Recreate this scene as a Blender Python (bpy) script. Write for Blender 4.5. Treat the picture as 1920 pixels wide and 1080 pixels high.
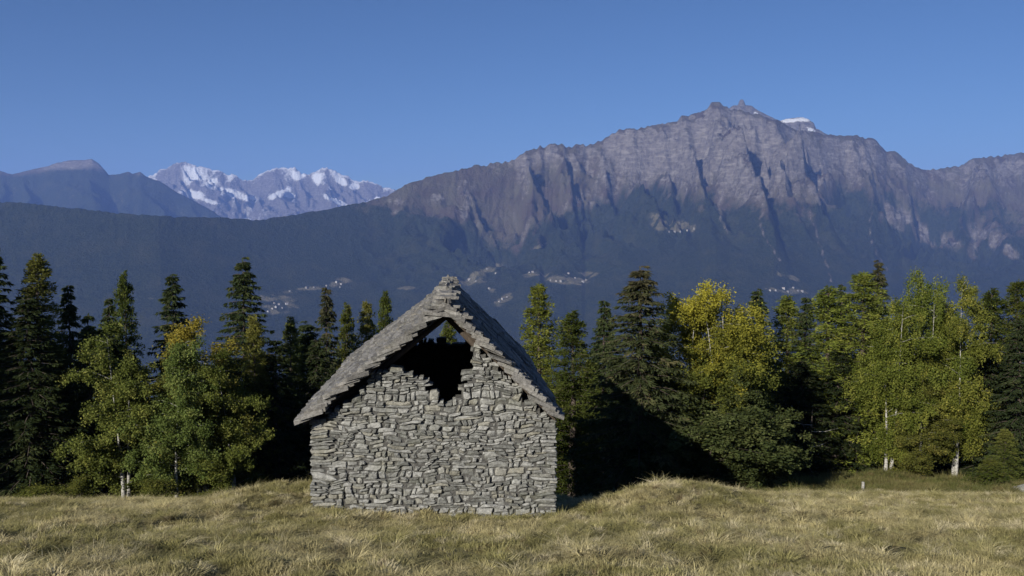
import bpy, math, random
import numpy as np
from mathutils import Vector, Matrix

for o in list(bpy.data.objects):
    bpy.data.objects.remove(o, do_unlink=True)
SC = bpy.context.scene
COL = SC.collection

# ------------------------------------------------------------------ camera, sky, sun, exposure
F = 1663.0                 # focal length in photo pixels (1920 wide)
HORIZON = 440.0
PITCH = math.atan((540 - HORIZON) / F)
cam_d = bpy.data.cameras.new('camera'); cam_d.sensor_width = 36.0; cam_d.lens = 36.0 * F / 1920
cam_d.clip_start = 0.1; cam_d.clip_end = 90000
cam = bpy.data.objects.new('camera', cam_d); COL.objects.link(cam)
cam.location = (0, 0, 0); cam.rotation_euler = (math.pi / 2 - PITCH, 0, 0)
SC.camera = cam

SUN_EL, SUN_AZ = math.radians(23.5), math.radians(213)      # azimuth clockwise from +Y
world = bpy.data.worlds.new('World'); SC.world = world; world.use_nodes = True
wn, wl = world.node_tree.nodes, world.node_tree.links
sky = wn.new('ShaderNodeTexSky'); sky.sky_type = 'NISHITA'; sky.sun_disc = False
sky.sun_elevation = SUN_EL; sky.sun_rotation = SUN_AZ
sky.altitude = 1700; sky.air_density = 1.0; sky.dust_density = 0.0; sky.ozone_density = 6.0
hs = wn.new('ShaderNodeHueSaturation'); hs.inputs['Saturation'].default_value = 1.05; hs.inputs['Hue'].default_value = 0.503
wl.new(sky.outputs[0], hs.inputs['Color']); wl.new(hs.outputs[0], wn['Background'].inputs[0]); wn['Background'].inputs[1].default_value = 0.05

sun_d = bpy.data.lights.new('sun', 'SUN'); sun_d.energy = 5.0; sun_d.angle = math.radians(0.5); sun_d.color = (1.0, 0.95, 0.86)
sun = bpy.data.objects.new('sun', sun_d); COL.objects.link(sun)
SDIR = Vector((math.cos(SUN_EL) * math.sin(SUN_AZ), math.cos(SUN_EL) * math.cos(SUN_AZ), math.sin(SUN_EL)))
sun.rotation_euler = SDIR.to_track_quat('Z', 'Y').to_euler(); sun.location = (-60, -50, 60)

SC.view_settings.view_transform = 'Standard'; SC.view_settings.look = 'None'
SC.view_settings.exposure = 0.5; SC.view_settings.gamma = 1.0; SC.view_settings.use_curve_mapping = False
SC.render.engine = 'CYCLES'
SC.cycles.use_denoising = True
SC.cycles.max_bounces = 5; SC.cycles.diffuse_bounces = 2; SC.cycles.transmission_bounces = 3; SC.cycles.volume_bounces = 1
SC.cycles.glossy_bounces = 2

# ------------------------------------------------------------------ helpers
CP, SP = math.cos(PITCH), math.sin(PITCH)
def ray(px, py):
    a = (px - 960) / F; b = (540 - py) / F
    return np.array((a, CP + b * SP, -SP + b * CP))
def tans(px, py):                      # x/y and z/y of a picture point
    r = ray(px, py); return r[0] / r[1], r[2] / r[1]
def proj(x, y, z):
    f = y * CP - z * SP; u = y * SP + z * CP
    return 960 + F * x / f, 540 - F * u / f
def smooth(a, b, x):
    t = np.clip((np.asarray(x, float) - a) / (b - a), 0, 1); return t * t * (3 - 2 * t)

def _hash(ix, iy, seed):
    h = (ix * 374761393 + iy * 668265263 + seed * 1442695041) & 0xFFFFFFFF
    h = ((h ^ (h >> 13)) * 1274126177) & 0xFFFFFFFF
    return (h ^ (h >> 16)) & 0xFFFFFFFF
def gnoise(x, y, seed=0):
    x = np.asarray(x, float); y = np.asarray(y, float)
    ix = np.floor(x).astype(np.int64); iy = np.floor(y).astype(np.int64)
    fx = x - ix; fy = y - iy
    def g(dx, dy):
        a = _hash(ix + dx, iy + dy, seed) * (2 * math.pi / 4294967296.0)
        return np.cos(a) * (fx - dx) + np.sin(a) * (fy - dy)
    u = fx * fx * fx * (fx * (fx * 6 - 15) + 10); v = fy * fy * fy * (fy * (fy * 6 - 15) + 10)
    n0 = g(0, 0) * (1 - u) + g(1, 0) * u; n1 = g(0, 1) * (1 - u) + g(1, 1) * u
    return (n0 * (1 - v) + n1 * v) * 1.5
def fbm(x, y, oct=4, seed=0, gain=0.5):
    s = 0; a = 1.0
    for i in range(oct):
        s = s + a * gnoise(x * 2 ** i, y * 2 ** i, seed + i * 17); a *= gain
    return s
def ridged(x, y, seed=0):
    return 1 - np.abs(gnoise(x, y, seed)) * 1.6

def mesh_np(name, verts, faces, smooth_shade=False):
    verts = np.asarray(verts, np.float32); faces = np.asarray(faces, np.int32)
    me = bpy.data.meshes.new(name); k = faces.shape[1]
    me.vertices.add(len(verts)); me.vertices.foreach_set('co', verts.ravel())
    me.loops.add(faces.size); me.loops.foreach_set('vertex_index', faces.ravel())
    me.polygons.add(len(faces)); me.polygons.foreach_set('loop_start', np.arange(0, faces.size, k, dtype=np.int32))
    if smooth_shade:
        me.polygons.foreach_set('use_smooth', np.ones(len(faces), bool))
    me.update(calc_edges=True)
    return me
def attr(me, name, vals):
    a = me.attributes.new(name, 'FLOAT', 'POINT'); a.data.foreach_set('value', np.asarray(vals, np.float32).ravel())
def grid_faces(nr, nc):
    i = np.arange(nr - 1)[:, None] * nc + np.arange(nc - 1)[None, :]
    return np.stack([i, i + 1, i + nc + 1, i + nc], -1).reshape(-1, 4)
def link(name, data, parent=None, mat=None):
    o = bpy.data.objects.new(name, data); COL.objects.link(o)
    if parent is not None: o.parent = parent
    if mat is not None and data is not None and not data.materials: data.materials.append(mat)
    return o
def tag(o, label=None, cat=None, group=None, kind=None):
    if label: o['label'] = label
    if cat: o['category'] = cat
    if group: o['group'] = group
    if kind: o['kind'] = kind
    return o
class Geo:                              # collects polygons of any size
    def __init__(s): s.v = []; s.f = []
    def add(s, v, f):
        n = len(s.v); s.v.extend([tuple(p) for p in v]); s.f.extend([tuple(i + n for i in q) for q in f])
    def box(s, c, hx, hy, hz, rot=None):
        pts = [Vector((x * hx, y * hy, z * hz)) for x in (-1, 1) for y in (-1, 1) for z in (-1, 1)]
        if rot is not None: pts = [rot @ p for p in pts]
        s.add([p + Vector(c) for p in pts], [(0, 1, 3, 2), (4, 6, 7, 5), (0, 4, 5, 1), (2, 3, 7, 6), (0, 2, 6, 4), (1, 5, 7, 3)])
    def tube(s, pts, rad, n=6):
        pts = [Vector(p) for p in pts]; base = len(s.v); V = []; Fc = []
        for i, p in enumerate(pts):
            d = (pts[min(i + 1, len(pts) - 1)] - pts[max(i - 1, 0)]).normalized()
            a = d.cross(Vector((0.31, 0.9, 0.27))).normalized(); b = d.cross(a)
            for k in range(n):
                t = 2 * math.pi * k / n; V.append(p + (a * math.cos(t) + b * math.sin(t)) * rad[i])
        for i in range(len(pts) - 1):
            for k in range(n):
                Fc.append((i * n + k, i * n + (k + 1) % n, (i + 1) * n + (k + 1) % n, (i + 1) * n + k))
        Fc.append(tuple(range((len(pts) - 1) * n, len(pts) * n)))
        s.add(V, Fc)
    def mesh(s, name, mat=None, smooth_shade=False):
        me = bpy.data.meshes.new(name); me.from_pydata(s.v, [], s.f)
        if smooth_shade: me.polygons.foreach_set('use_smooth', [True] * len(me.polygons))
        me.update()
        if mat: me.materials.append(mat)
        return me

# ------------------------------------------------------------------ material helpers
class NT:
    def __init__(s, name):
        s.m = bpy.data.materials.new(name); s.m.use_nodes = True
        s.t = s.m.node_tree; s.t.nodes.clear(); s.out = s.n('ShaderNodeOutputMaterial')
    def n(s, kind, **kw):
        nd = s.t.nodes.new(kind)
        for k, v in kw.items(): setattr(nd, k, v)
        return nd
    def l(s, a, b): s.t.links.new(a, b)
    def setv(s, sock, v):
        if isinstance(v, bpy.types.NodeSocket): s.l(v, sock)
        elif isinstance(v, (tuple, list)) and len(v) == 3 and sock.type == 'RGBA': sock.default_value = (*v, 1)
        else: sock.default_value = v
    def mix(s, f, a, b, mode='MIX'):
        nd = s.n('ShaderNodeMix', data_type='RGBA', blend_type=mode)
        s.setv(nd.inputs[0], f); s.setv(nd.inputs[6], a); s.setv(nd.inputs[7], b); return nd.outputs[2]
    def math(s, op, a, b=0.0, clamp=False):
        nd = s.n('ShaderNodeMath', operation=op, use_clamp=clamp); s.setv(nd.inputs[0], a); s.setv(nd.inputs[1], b); return nd.outputs[0]
    def pos(s): return s.n('ShaderNodeNewGeometry').outputs['Position']
    def objc(s): return s.n('ShaderNodeTexCoord').outputs['Object']
    def scale(s, v, sc):
        nd = s.n('ShaderNodeVectorMath', operation='MULTIPLY'); s.l(v, nd.inputs[0]); nd.inputs[1].default_value = sc; return nd.outputs[0]
    def noise(s, vec, scale, detail=3.0, rough=0.55, dist=0.0):
        nd = s.n('ShaderNodeTexNoise'); s.l(vec, nd.inputs['Vector']); nd.inputs['Scale'].default_value = scale
        nd.inputs['Detail'].default_value = detail; nd.inputs['Roughness'].default_value = rough; nd.inputs['Distortion'].default_value = dist
        return nd.outputs[0]
    def ramp(s, f, a, b, lo=0.0, hi=1.0):
        nd = s.n('ShaderNodeMapRange'); s.l(f, nd.inputs[0]); nd.inputs[1].default_value = a; nd.inputs[2].default_value = b
        nd.inputs[3].default_value = lo; nd.inputs[4].default_value = hi; return nd.outputs[0]
    def at(s, name): return s.n('ShaderNodeAttribute', attribute_name=name).outputs['Fac']
    def bump(s, h, strength, dist):
        nd = s.n('ShaderNodeBump'); nd.inputs['Strength'].default_value = strength; nd.inputs['Distance'].default_value = dist
        s.l(h, nd.inputs['Height']); return nd.outputs[0]
    def principled(s, col, rough=0.9, nrm=None, spec=0.15):
        b = s.n('ShaderNodeBsdfPrincipled'); s.setv(b.inputs['Base Color'], col); s.setv(b.inputs['Roughness'], rough)
        b.inputs['Specular IOR Level'].default_value = spec
        if nrm is not None: s.l(nrm, b.inputs['Normal'])
        s.l(b.outputs[0], s.out.inputs['Surface']); return s.m
    def leaf(s, col, trans=0.3):
        d = s.n('ShaderNodeBsdfDiffuse'); t = s.n('ShaderNodeBsdfTranslucent'); mx = s.n('ShaderNodeMixShader')
        s.setv(d.inputs[0], col); s.setv(t.inputs[0], col); mx.inputs[0].default_value = trans
        s.l(d.outputs[0], mx.inputs[1]); s.l(t.outputs[0], mx.inputs[2]); s.l(mx.outputs[0], s.out.inputs['Surface']); return s.m

def mat_stone(name, dark, light, warm, lichen=0.35):
    t = NT(name); p = t.pos()
    rnd = t.n('ShaderNodeObjectInfo').outputs['Random']; at = t.at('tint')
    r = t.math('FRACT', t.math('ADD', t.math('MULTIPLY', rnd, 7.13), at))
    c = t.mix(r, dark, light)
    c = t.mix(t.ramp(t.math('FRACT', t.math('MULTIPLY', r, 5.7)), 0.75, 1.0, 0, 0.6), c, warm)
    g = t.noise(p, 16, 5, 0.65)
    c = t.mix(1.0, c, t.mix(t.ramp(g, 0.3, 0.7), (0.5, 0.5, 0.5), (1.3, 1.3, 1.3)), 'MULTIPLY')
    li = t.ramp(t.noise(p, 9, 4, 0.7), 0.56, 0.66)
    c = t.mix(t.math('MULTIPLY', li, lichen), c, (0.42, 0.43, 0.38))
    sp = t.ramp(t.noise(p, 48, 3, 0.6), 0.6, 0.68)
    c = t.mix(t.math('MULTIPLY', sp, 0.5), c, (0.09, 0.09, 0.075))
    mo = t.ramp(t.noise(p, 2.2, 3, 0.6), 0.55, 0.75)
    c = t.mix(t.math('MULTIPLY', mo, 0.35), c, (0.17, 0.17, 0.10))
    st = t.noise(t.scale(p, (1, 1, 5)), 14, 5, 0.7)
    return t.principled(c, 0.92, t.bump(t.math('ADD', st, t.math('MULTIPLY', g, 0.8)), 0.9, 0.03))

def mat_wood(name, a, b):
    t = NT(name); p = t.objc()
    g = t.noise(t.scale(p, (14, 14, 1.5)), 3, 4, 0.6)
    return t.principled(t.mix(t.ramp(g, 0.3, 0.7), a, b), 0.85, t.bump(g, 0.5, 0.01))

def mat_leaf(name, a, b, c2, top=None, trans=0.3):
    t = NT(name); tint = t.at('tint')
    col = t.mix(t.ramp(tint, 0.0, 0.7), a, b)
    col = t.mix(t.ramp(tint, 0.72, 1.0), col, c2)
    if top is not None:
        f = t.math('ADD', t.at('hgt'), t.math('MULTIPLY', t.math('SUBTRACT', tint, 0.5), 0.3))
        col = t.mix(t.ramp(f, top[1], top[2]), col, top[0])
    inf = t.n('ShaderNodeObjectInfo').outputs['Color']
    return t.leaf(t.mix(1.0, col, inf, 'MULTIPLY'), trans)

M = {}
M['stone'] = mat_stone('wall_stone', (0.165, 0.165, 0.148), (0.385, 0.38, 0.35), (0.31, 0.285, 0.21))
M['slab'] = mat_stone('roof_slab_stone', (0.13, 0.123, 0.113), (0.30, 0.285, 0.26), (0.22, 0.195, 0.15), 0.25)
M['core'] = mat_stone('wall_core_earth', (0.07, 0.067, 0.06), (0.13, 0.125, 0.115), (0.11, 0.095, 0.07), 0.15)
M['wood'] = mat_wood('old_timber', (0.035, 0.026, 0.019), (0.09, 0.072, 0.055))
M['bark'] = mat_wood('conifer_bark', (0.05, 0.038, 0.03), (0.13, 0.105, 0.085))
M['spruce'] = mat_leaf('spruce_needles', (0.028, 0.042, 0.017), (0.067, 0.087, 0.034), (0.119, 0.123, 0.050))
M['spruce_cone'] = mat_leaf('coned_spruce_needles', (0.030, 0.041, 0.018), (0.070, 0.084, 0.036), (0.135, 0.119, 0.061), ((0.085, 0.08, 0.045), 0.80, 1.02))
M['larch'] = mat_leaf('larch_needles', (0.078, 0.096, 0.022), (0.160, 0.180, 0.042), (0.26, 0.245, 0.06), trans=0.35)
M['larch_gold'] = mat_leaf('turning_larch_needles', (0.081, 0.101, 0.024), (0.161, 0.181, 0.046), (0.290, 0.260, 0.062), ((0.253, 0.240, 0.061), 0.55, 1.05), trans=0.35)
M['birch'] = mat_leaf('birch_leaves', (0.084, 0.107, 0.024), (0.189, 0.213, 0.053), (0.323, 0.312, 0.083), trans=0.35)
M['birch_yellow'] = mat_leaf('yellow_birch_leaves', (0.071, 0.085, 0.021), (0.161, 0.173, 0.037), (0.335, 0.283, 0.046), ((0.370, 0.330, 0.045), 0.55, 0.95), trans=0.35)
M['birch_orange'] = mat_leaf('orange_birch_leaves', (0.069, 0.082, 0.021), (0.152, 0.161, 0.039), (0.278, 0.238, 0.052), ((0.319, 0.259, 0.045), 0.62, 0.95), trans=0.35)
M['alder'] = mat_leaf('dark_shrub_leaves', (0.041, 0.052, 0.026), (0.090, 0.102, 0.049), (0.152, 0.152, 0.080))

t = NT('birch_bark'); p = t.objc()
band = t.ramp(t.noise(t.scale(p, (2.0, 2.0, 9)), 2.5, 4, 0.7), 0.52, 0.62)
M['birch_bark'] = t.principled(t.mix(band, (0.40, 0.385, 0.35), (0.07, 0.06, 0.05)), 0.8)

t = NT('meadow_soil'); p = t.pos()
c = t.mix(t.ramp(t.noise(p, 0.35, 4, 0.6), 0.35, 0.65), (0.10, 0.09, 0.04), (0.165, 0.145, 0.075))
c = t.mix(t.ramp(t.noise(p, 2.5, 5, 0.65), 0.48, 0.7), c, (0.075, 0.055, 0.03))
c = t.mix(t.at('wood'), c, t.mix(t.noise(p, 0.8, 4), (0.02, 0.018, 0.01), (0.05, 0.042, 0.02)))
M['meadow'] = t.principled(c, 0.95, t.bump(t.noise(p, 9, 5, 0.7), 0.8, 0.06))

def mat_grass(name, cols):
    t = NT(name); p = t.pos()
    r = t.n('ShaderNodeObjectInfo').outputs['Random']
    big = t.noise(p, 0.55, 3, 0.6); med = t.noise(p, 1.9, 3, 0.6)
    c = t.mix(t.ramp(big, 0.43, 0.58), cols[0], cols[1])
    c = t.mix(t.ramp(med, 0.54, 0.66), c, cols[2])
    c = t.mix(t.ramp(t.noise(t.scale(p, (1, 1, 0)), 3.7, 2), 0.6, 0.7, 0, 0.8), c, cols[3])
    c = t.mix(1.0, c, t.mix(r, (0.62, 0.62, 0.62), (1.35, 1.35, 1.35)), 'MULTIPLY')
    return t.leaf(c, 0.25)
M['grass'] = mat_grass('dry_meadow_grass', ((0.27, 0.245, 0.10), (0.43, 0.37, 0.19), (0.55, 0.48, 0.30), (0.19, 0.135, 0.075)))
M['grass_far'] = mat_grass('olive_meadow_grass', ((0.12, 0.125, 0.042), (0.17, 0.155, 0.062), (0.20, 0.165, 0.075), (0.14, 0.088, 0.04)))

def mat_mountain(name, bump_d=30.0):
    t = NT(name); p = t.pos(); k = 0.001
    n1 = t.noise(p, 6 * k, 5, 0.6); n2 = t.noise(p, 28 * k, 4, 0.65)
    rock = t.mix(t.ramp(n2, 0.3, 0.7), (0.092, 0.079, 0.071), (0.225, 0.20, 0.182))
    rock = t.mix(t.ramp(t.noise(t.scale(p, (1, 1, 4)), 12 * k, 4, 0.7), 0.5, 0.7), rock, (0.30, 0.275, 0.25))
    heath = t.mix(t.ramp(n1, 0.35, 0.65), (0.080, 0.058, 0.045), (0.115, 0.102, 0.065))
    forest = t.mix(t.ramp(t.noise(p, 60 * k, 3, 0.75), 0.35, 0.65), (0.009, 0.015, 0.007), (0.036, 0.044, 0.020))
    forest = t.mix(t.ramp(n1, 0.5, 0.75, 0, 0.5), forest, (0.065, 0.062, 0.026))
    past = t.mix(t.ramp(n2, 0.35, 0.65), (0.10, 0.095, 0.05), (0.19, 0.165, 0.10))
    n3 = t.noise(p, 110 * k, 3, 0.7); nb = t.math('ADD', t.math('MULTIPLY', n2, 0.55), t.math('MULTIPLY', n3, 0.45))
    def brk(a, w): return t.ramp(t.math('ADD', a, t.math('MULTIPLY', t.math('SUBTRACT', nb, 0.5), w * 1.7)), 0.36, 0.64)
    c = t.mix(brk(t.at('rock'), 1.0), heath, rock)
    c = t.mix(brk(t.at('forest'), 0.7), c, forest)
    c = t.mix(brk(t.at('pasture'), 0.6), c, past)
    c = t.mix(brk(t.at('snow'), 0.7), c, (0.82, 0.83, 0.85))
    return t.principled(c, 0.95, t.bump(t.math('ADD', n2, t.math('MULTIPLY', n3, 0.8)), 0.9, bump_d))
M['mountain'] = mat_mountain('mountain_ground')
M['mountain_far'] = mat_mountain('far_mountain_ground', 45.0)

# ------------------------------------------------------------------ the ground: meadow and hillside as one sheet
YL = [-400, -30, 0, 10, 17.5, 24, 30, 32, 36, 46, 60, 150, 400, 2700]
ZL = [70, 4.5, -1.65, -3.85, -5.70, -7.42, -9.16, -9.9, -11.3, -15.2, -21, -64, -180, -1200]
ZR = [70, 4.5, -1.65, -3.85, -5.70, -7.40, -9.02, -9.5, -10.3, -12.9, -19, -64, -180, -1200]
_yy = np.concatenate([np.linspace(-400, 0, 200), np.linspace(0.1, 80, 800), np.linspace(80.5, 2700, 1200)])
def _smooth_profile(z):
    zz = np.interp(_yy, YL, z); out = zz.copy()
    for _ in range(60): out[201:995] = (out[200:994] + out[201:995] * 2 + out[202:996]) / 4
    return out
_pl, _pr = _smooth_profile(ZL), _smooth_profile(ZR)
def gz0(x, y):
    x = np.asarray(x, float); y = np.asarray(y, float)
    w = smooth(2.0, 8.0, x)
    z = np.interp(y, _yy, _pl) * (1 - w) + np.interp(y, _yy, _pr) * w
    g = lambda cx, cy, sx, sy, h: h * np.exp(-0.5 * (((x - cx) / sx) ** 2 + ((y - cy) / sy) ** 2))
    z = z + g(3.45, 19.6, 1.35, 1.5, 0.66) + g(5.2, 21.5, 1.3, 2.0, 0.2) + g(-4.9, 20.4, 1.5, 2.2, 0.62)
    z = z + g(15.6, 38.5, 1.6, 1.0, 0.35) + g(9.5, 27.5, 5.0, 2.2, 0.14)
    z = z - g(0.4, 22.5, 1.7, 2.6, 0.35)
    return z
def gz(x, y):
    near = np.exp(-((np.asarray(y) - 20) / 40.0) ** 2)
    return gz0(x, y) + near * (0.07 * fbm(np.asarray(x) * 0.45, np.asarray(y) * 0.45, 3, 5) + 0.085 * fbm(np.asarray(x) * 1.5, np.asarray(y) * 1.5, 3, 9))
def spread(lo, a, b, hi, step, n):
    mid = np.arange(a, b, step)
    left = a - (np.geomspace(step, a - lo, n))[::-1]; right = b + np.geomspace(step * .5, hi - b, n)
    return np.concatenate([left, mid, right])
gx = spread(-3200, -26, 26, 3200, 0.17, 45); gy = spread(-300, 7, 44, 2700, 0.15, 55)
X, Y = np.meshgrid(gx, gy); Z = gz(X, Y)
me = mesh_np('meadow_ground', np.stack([X, Y, Z], -1).reshape(-1, 3), grid_faces(len(gy), len(gx)), True)
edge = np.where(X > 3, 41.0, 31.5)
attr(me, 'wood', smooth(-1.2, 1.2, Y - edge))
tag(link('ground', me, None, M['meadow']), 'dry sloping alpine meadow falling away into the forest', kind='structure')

# ------------------------------------------------------------------ mountains: ranges built from their ridge lines
def build_range(name, label, line, y0, z0, yr, n_col, n_row, seed, amp, wl_, drift, maskf, mat, jag=8.0, spurs=(), wfun=lambda p, t: .25 + .75 * smooth(.3, .8, t), back=0.35, p0=1.25):
    ta = np.array([tans(a, b) for a, b in line]); A = np.linspace(ta[0, 0], ta[-1, 0], n_col)
    SL = np.interp(A, ta[:, 0], ta[:, 1])
    pxr = 960 + F * A
    YR = np.interp(pxr, [q[0] for q in yr], [q[1] for q in yr])
    ZR_ = SL * YR
    T = np.concatenate([np.linspace(0, 1, n_row) ** 0.85, 1 + np.linspace(0.02, back, max(6, n_row // 10))])
    Tm, Am = np.meshgrid(T, A, indexing='ij')
    yy = y0 + (YR - y0)[None, :] * Tm
    xx = yy * Am
    tc = np.clip(Tm, 0, 1)
    prof = 0.55 * tc + 0.45 * tc ** (p0 * 1.9)
    zz = z0 + (ZR_ - z0)[None, :] * prof
    dz = np.clip(Tm - 1, 0, None) * (YR - y0)[None, :]
    zz = zz - dz * 0.75
    # spurs and gullies carved downwards, running down the slope
    s = Am * YR.mean(); dn = (1 - Tm) * (YR - y0)[None, :]
    su = s - drift * dn + 230 * fbm(s / 800, dn / 600, 3, seed + 3)
    p0_ = 960 + F * Am
    w = smooth(0.0, 0.07, 1 - tc) * wfun(p0_, tc)
    md = np.clip(.75 + 1.3 * fbm(s / 1300, dn / 1000, 2, seed + 61), .25, 1.7)
    c = md * amp * (1 - ridged(su / wl_, dn / (wl_ * 3), seed)) * 1.25
    c = c + np.clip(1.5 - md, .2, 1.2) * amp * 0.6 * (1 - ridged(su / (wl_ * .40), dn / (wl_ * 1.2), seed + 5))
    wx, wy = xx + 60 * fbm(xx / 200, yy / 200, 2, seed + 31), yy + 60 * fbm(xx / 200, yy / 200, 2, seed + 37)
    a_ = amp * .30; l_ = wl_ * .45
    for k in range(5):
        c = c + a_ * (1 - ridged(wx / l_, wy / l_, seed + 40 + k)); a_ *= .58; l_ *= .52
    zz = zz - c * w
    # ledges: the rock breaks into uneven steps
    st = amp * .22; kk = zz / st + 1.3 * fbm(xx / 420, yy / 420, 3, seed + 51); fr = kk - np.floor(kk)
    zz = zz + st * 0.75 * (smooth(.25, .75, fr) - fr) * w
    zz = zz + jag * (fbm(s / (wl_ * .25), dn / (wl_ * .3), 3, seed + 21) + .9 * (ridged(s / (wl_ * .11), dn / (wl_ * .2), seed + 25) - .6)) * smooth(0.85, 1.0, tc) * (.3 + .7 * wfun(p0_, tc * 0 + 1))
    for (pa, pb, tb, hh, ww, sh) in spurs:   # buttresses: from the ridge at pa down to pb at height tb
        f = np.clip((1 - Tm) / (1 - tb), 0, 1.6); ctr = pa + (pb - pa) * f + 5 * gnoise(Tm * 40, Tm * 0 + pa, 3)
        u = (960 + F * Am - ctr) / ww
        tent = np.where(u < 0, 1 + u * sh, 1 - u * 1.7).clip(0, 1)
        zz = zz + 1.15 * hh * tent * np.clip(f * 1.9, 0, 1) * np.clip(1.6 - f, 0, 1)
    P = np.stack([xx, yy, zz], -1)
    me = mesh_np(name + '_surface', P.reshape(-1, 3), grid_faces(len(T), n_col), True)
    px, py = proj(xx, yy, zz)
    zs = zz.copy()
    for _ in range(2): zs[1:-1, 1:-1] = (zs[1:-1, 1:-1] * 2 + zs[:-2, 1:-1] + zs[2:, 1:-1] + zs[1:-1, :-2] + zs[1:-1, 2:]) / 6
    sy_ = np.gradient(zs, axis=0) / np.gradient(yy, axis=0); sx_ = np.gradient(zs, axis=1) / np.gradient(xx, axis=1)
    for k, v in maskf(px, py, xx, yy, zz, Tm, np.hypot(sx_, sy_)).items(): attr(me, k, v)
    o = link(name, me, None, mat); tag(o, label, kind='structure')
    return px, py, P

RID = [(-330, 362), (-120, 368), (0, 378), (60, 382), (150, 392), (250, 402), (330, 407), (420, 408), (475, 413), (540, 405), (600, 395), (660, 383), (700, 376), (735, 362), (760, 347),
       (800, 333), (850, 321), (900, 310), (930, 305), (955, 302), (972, 297), (983, 286), (1000, 279), (1012, 269), (1022, 279), (1032, 272), (1052, 270), (1062, 275), (1078, 271), (1092, 271), (1098, 277), (1120, 265), (1140, 255),
       (1165, 245), (1180, 240), (1197, 240), (1210, 238), (1245, 232), (1270, 229), (1278, 217), (1290, 217), (1297, 215), (1312, 213), (1325, 206), (1333, 192), (1346, 191), (1356, 197), (1372, 207),
       (1395, 207), (1420, 214), (1445, 224), (1470, 233), (1500, 244), (1530, 250), (1560, 255), (1590, 254), (1602, 255), (1620, 257), (1640, 262), (1650, 271), (1663, 287), (1678, 285), (1695, 297), (1720, 314), (1738, 321),
       (1750, 317), (1780, 313), (1800, 311), (1828, 297), (1850, 295), (1880, 291), (1920, 288), (2000, 280), (2150, 262), (2300, 285)]
TREEL = [(-400, 300), (600, 340), (700, 380), (760, 400), (830, 418), (900, 440), (965, 470), (1010, 430), (1060, 402), (1110, 382), (1180, 352), (1240, 356), (1300, 380), (1370, 392), (1430, 395),
         (1500, 402), (1580, 365), (1650, 375), (1720, 395), (1800, 412), (1920, 430), (2300, 440)]
ROCKL = [(-400, 200), (700, 300), (820, 300), (960, 310), (1000, 330), (1060, 300), (1110, 290), (1160, 330), (1240, 335), (1330, 352), (1430, 372), (1500, 350), (1600, 330), (1680, 330), (1740, 345), (1800, 340), (1920, 330), (2300, 330)]
def blob(px, py, lst):
    m = np.zeros_like(px)
    for cx, cy, rx, ry, rot in lst:
        a = math.radians(rot); dx, dy = px - cx, py - cy
        u = dx * math.cos(a) + dy * math.sin(a); v = -dx * math.sin(a) + dy * math.cos(a)
        m = np.maximum(m, np.exp(-0.7 * ((u / rx) ** 2 + (v / ry) ** 2) ** 1.5))
    return m
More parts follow.
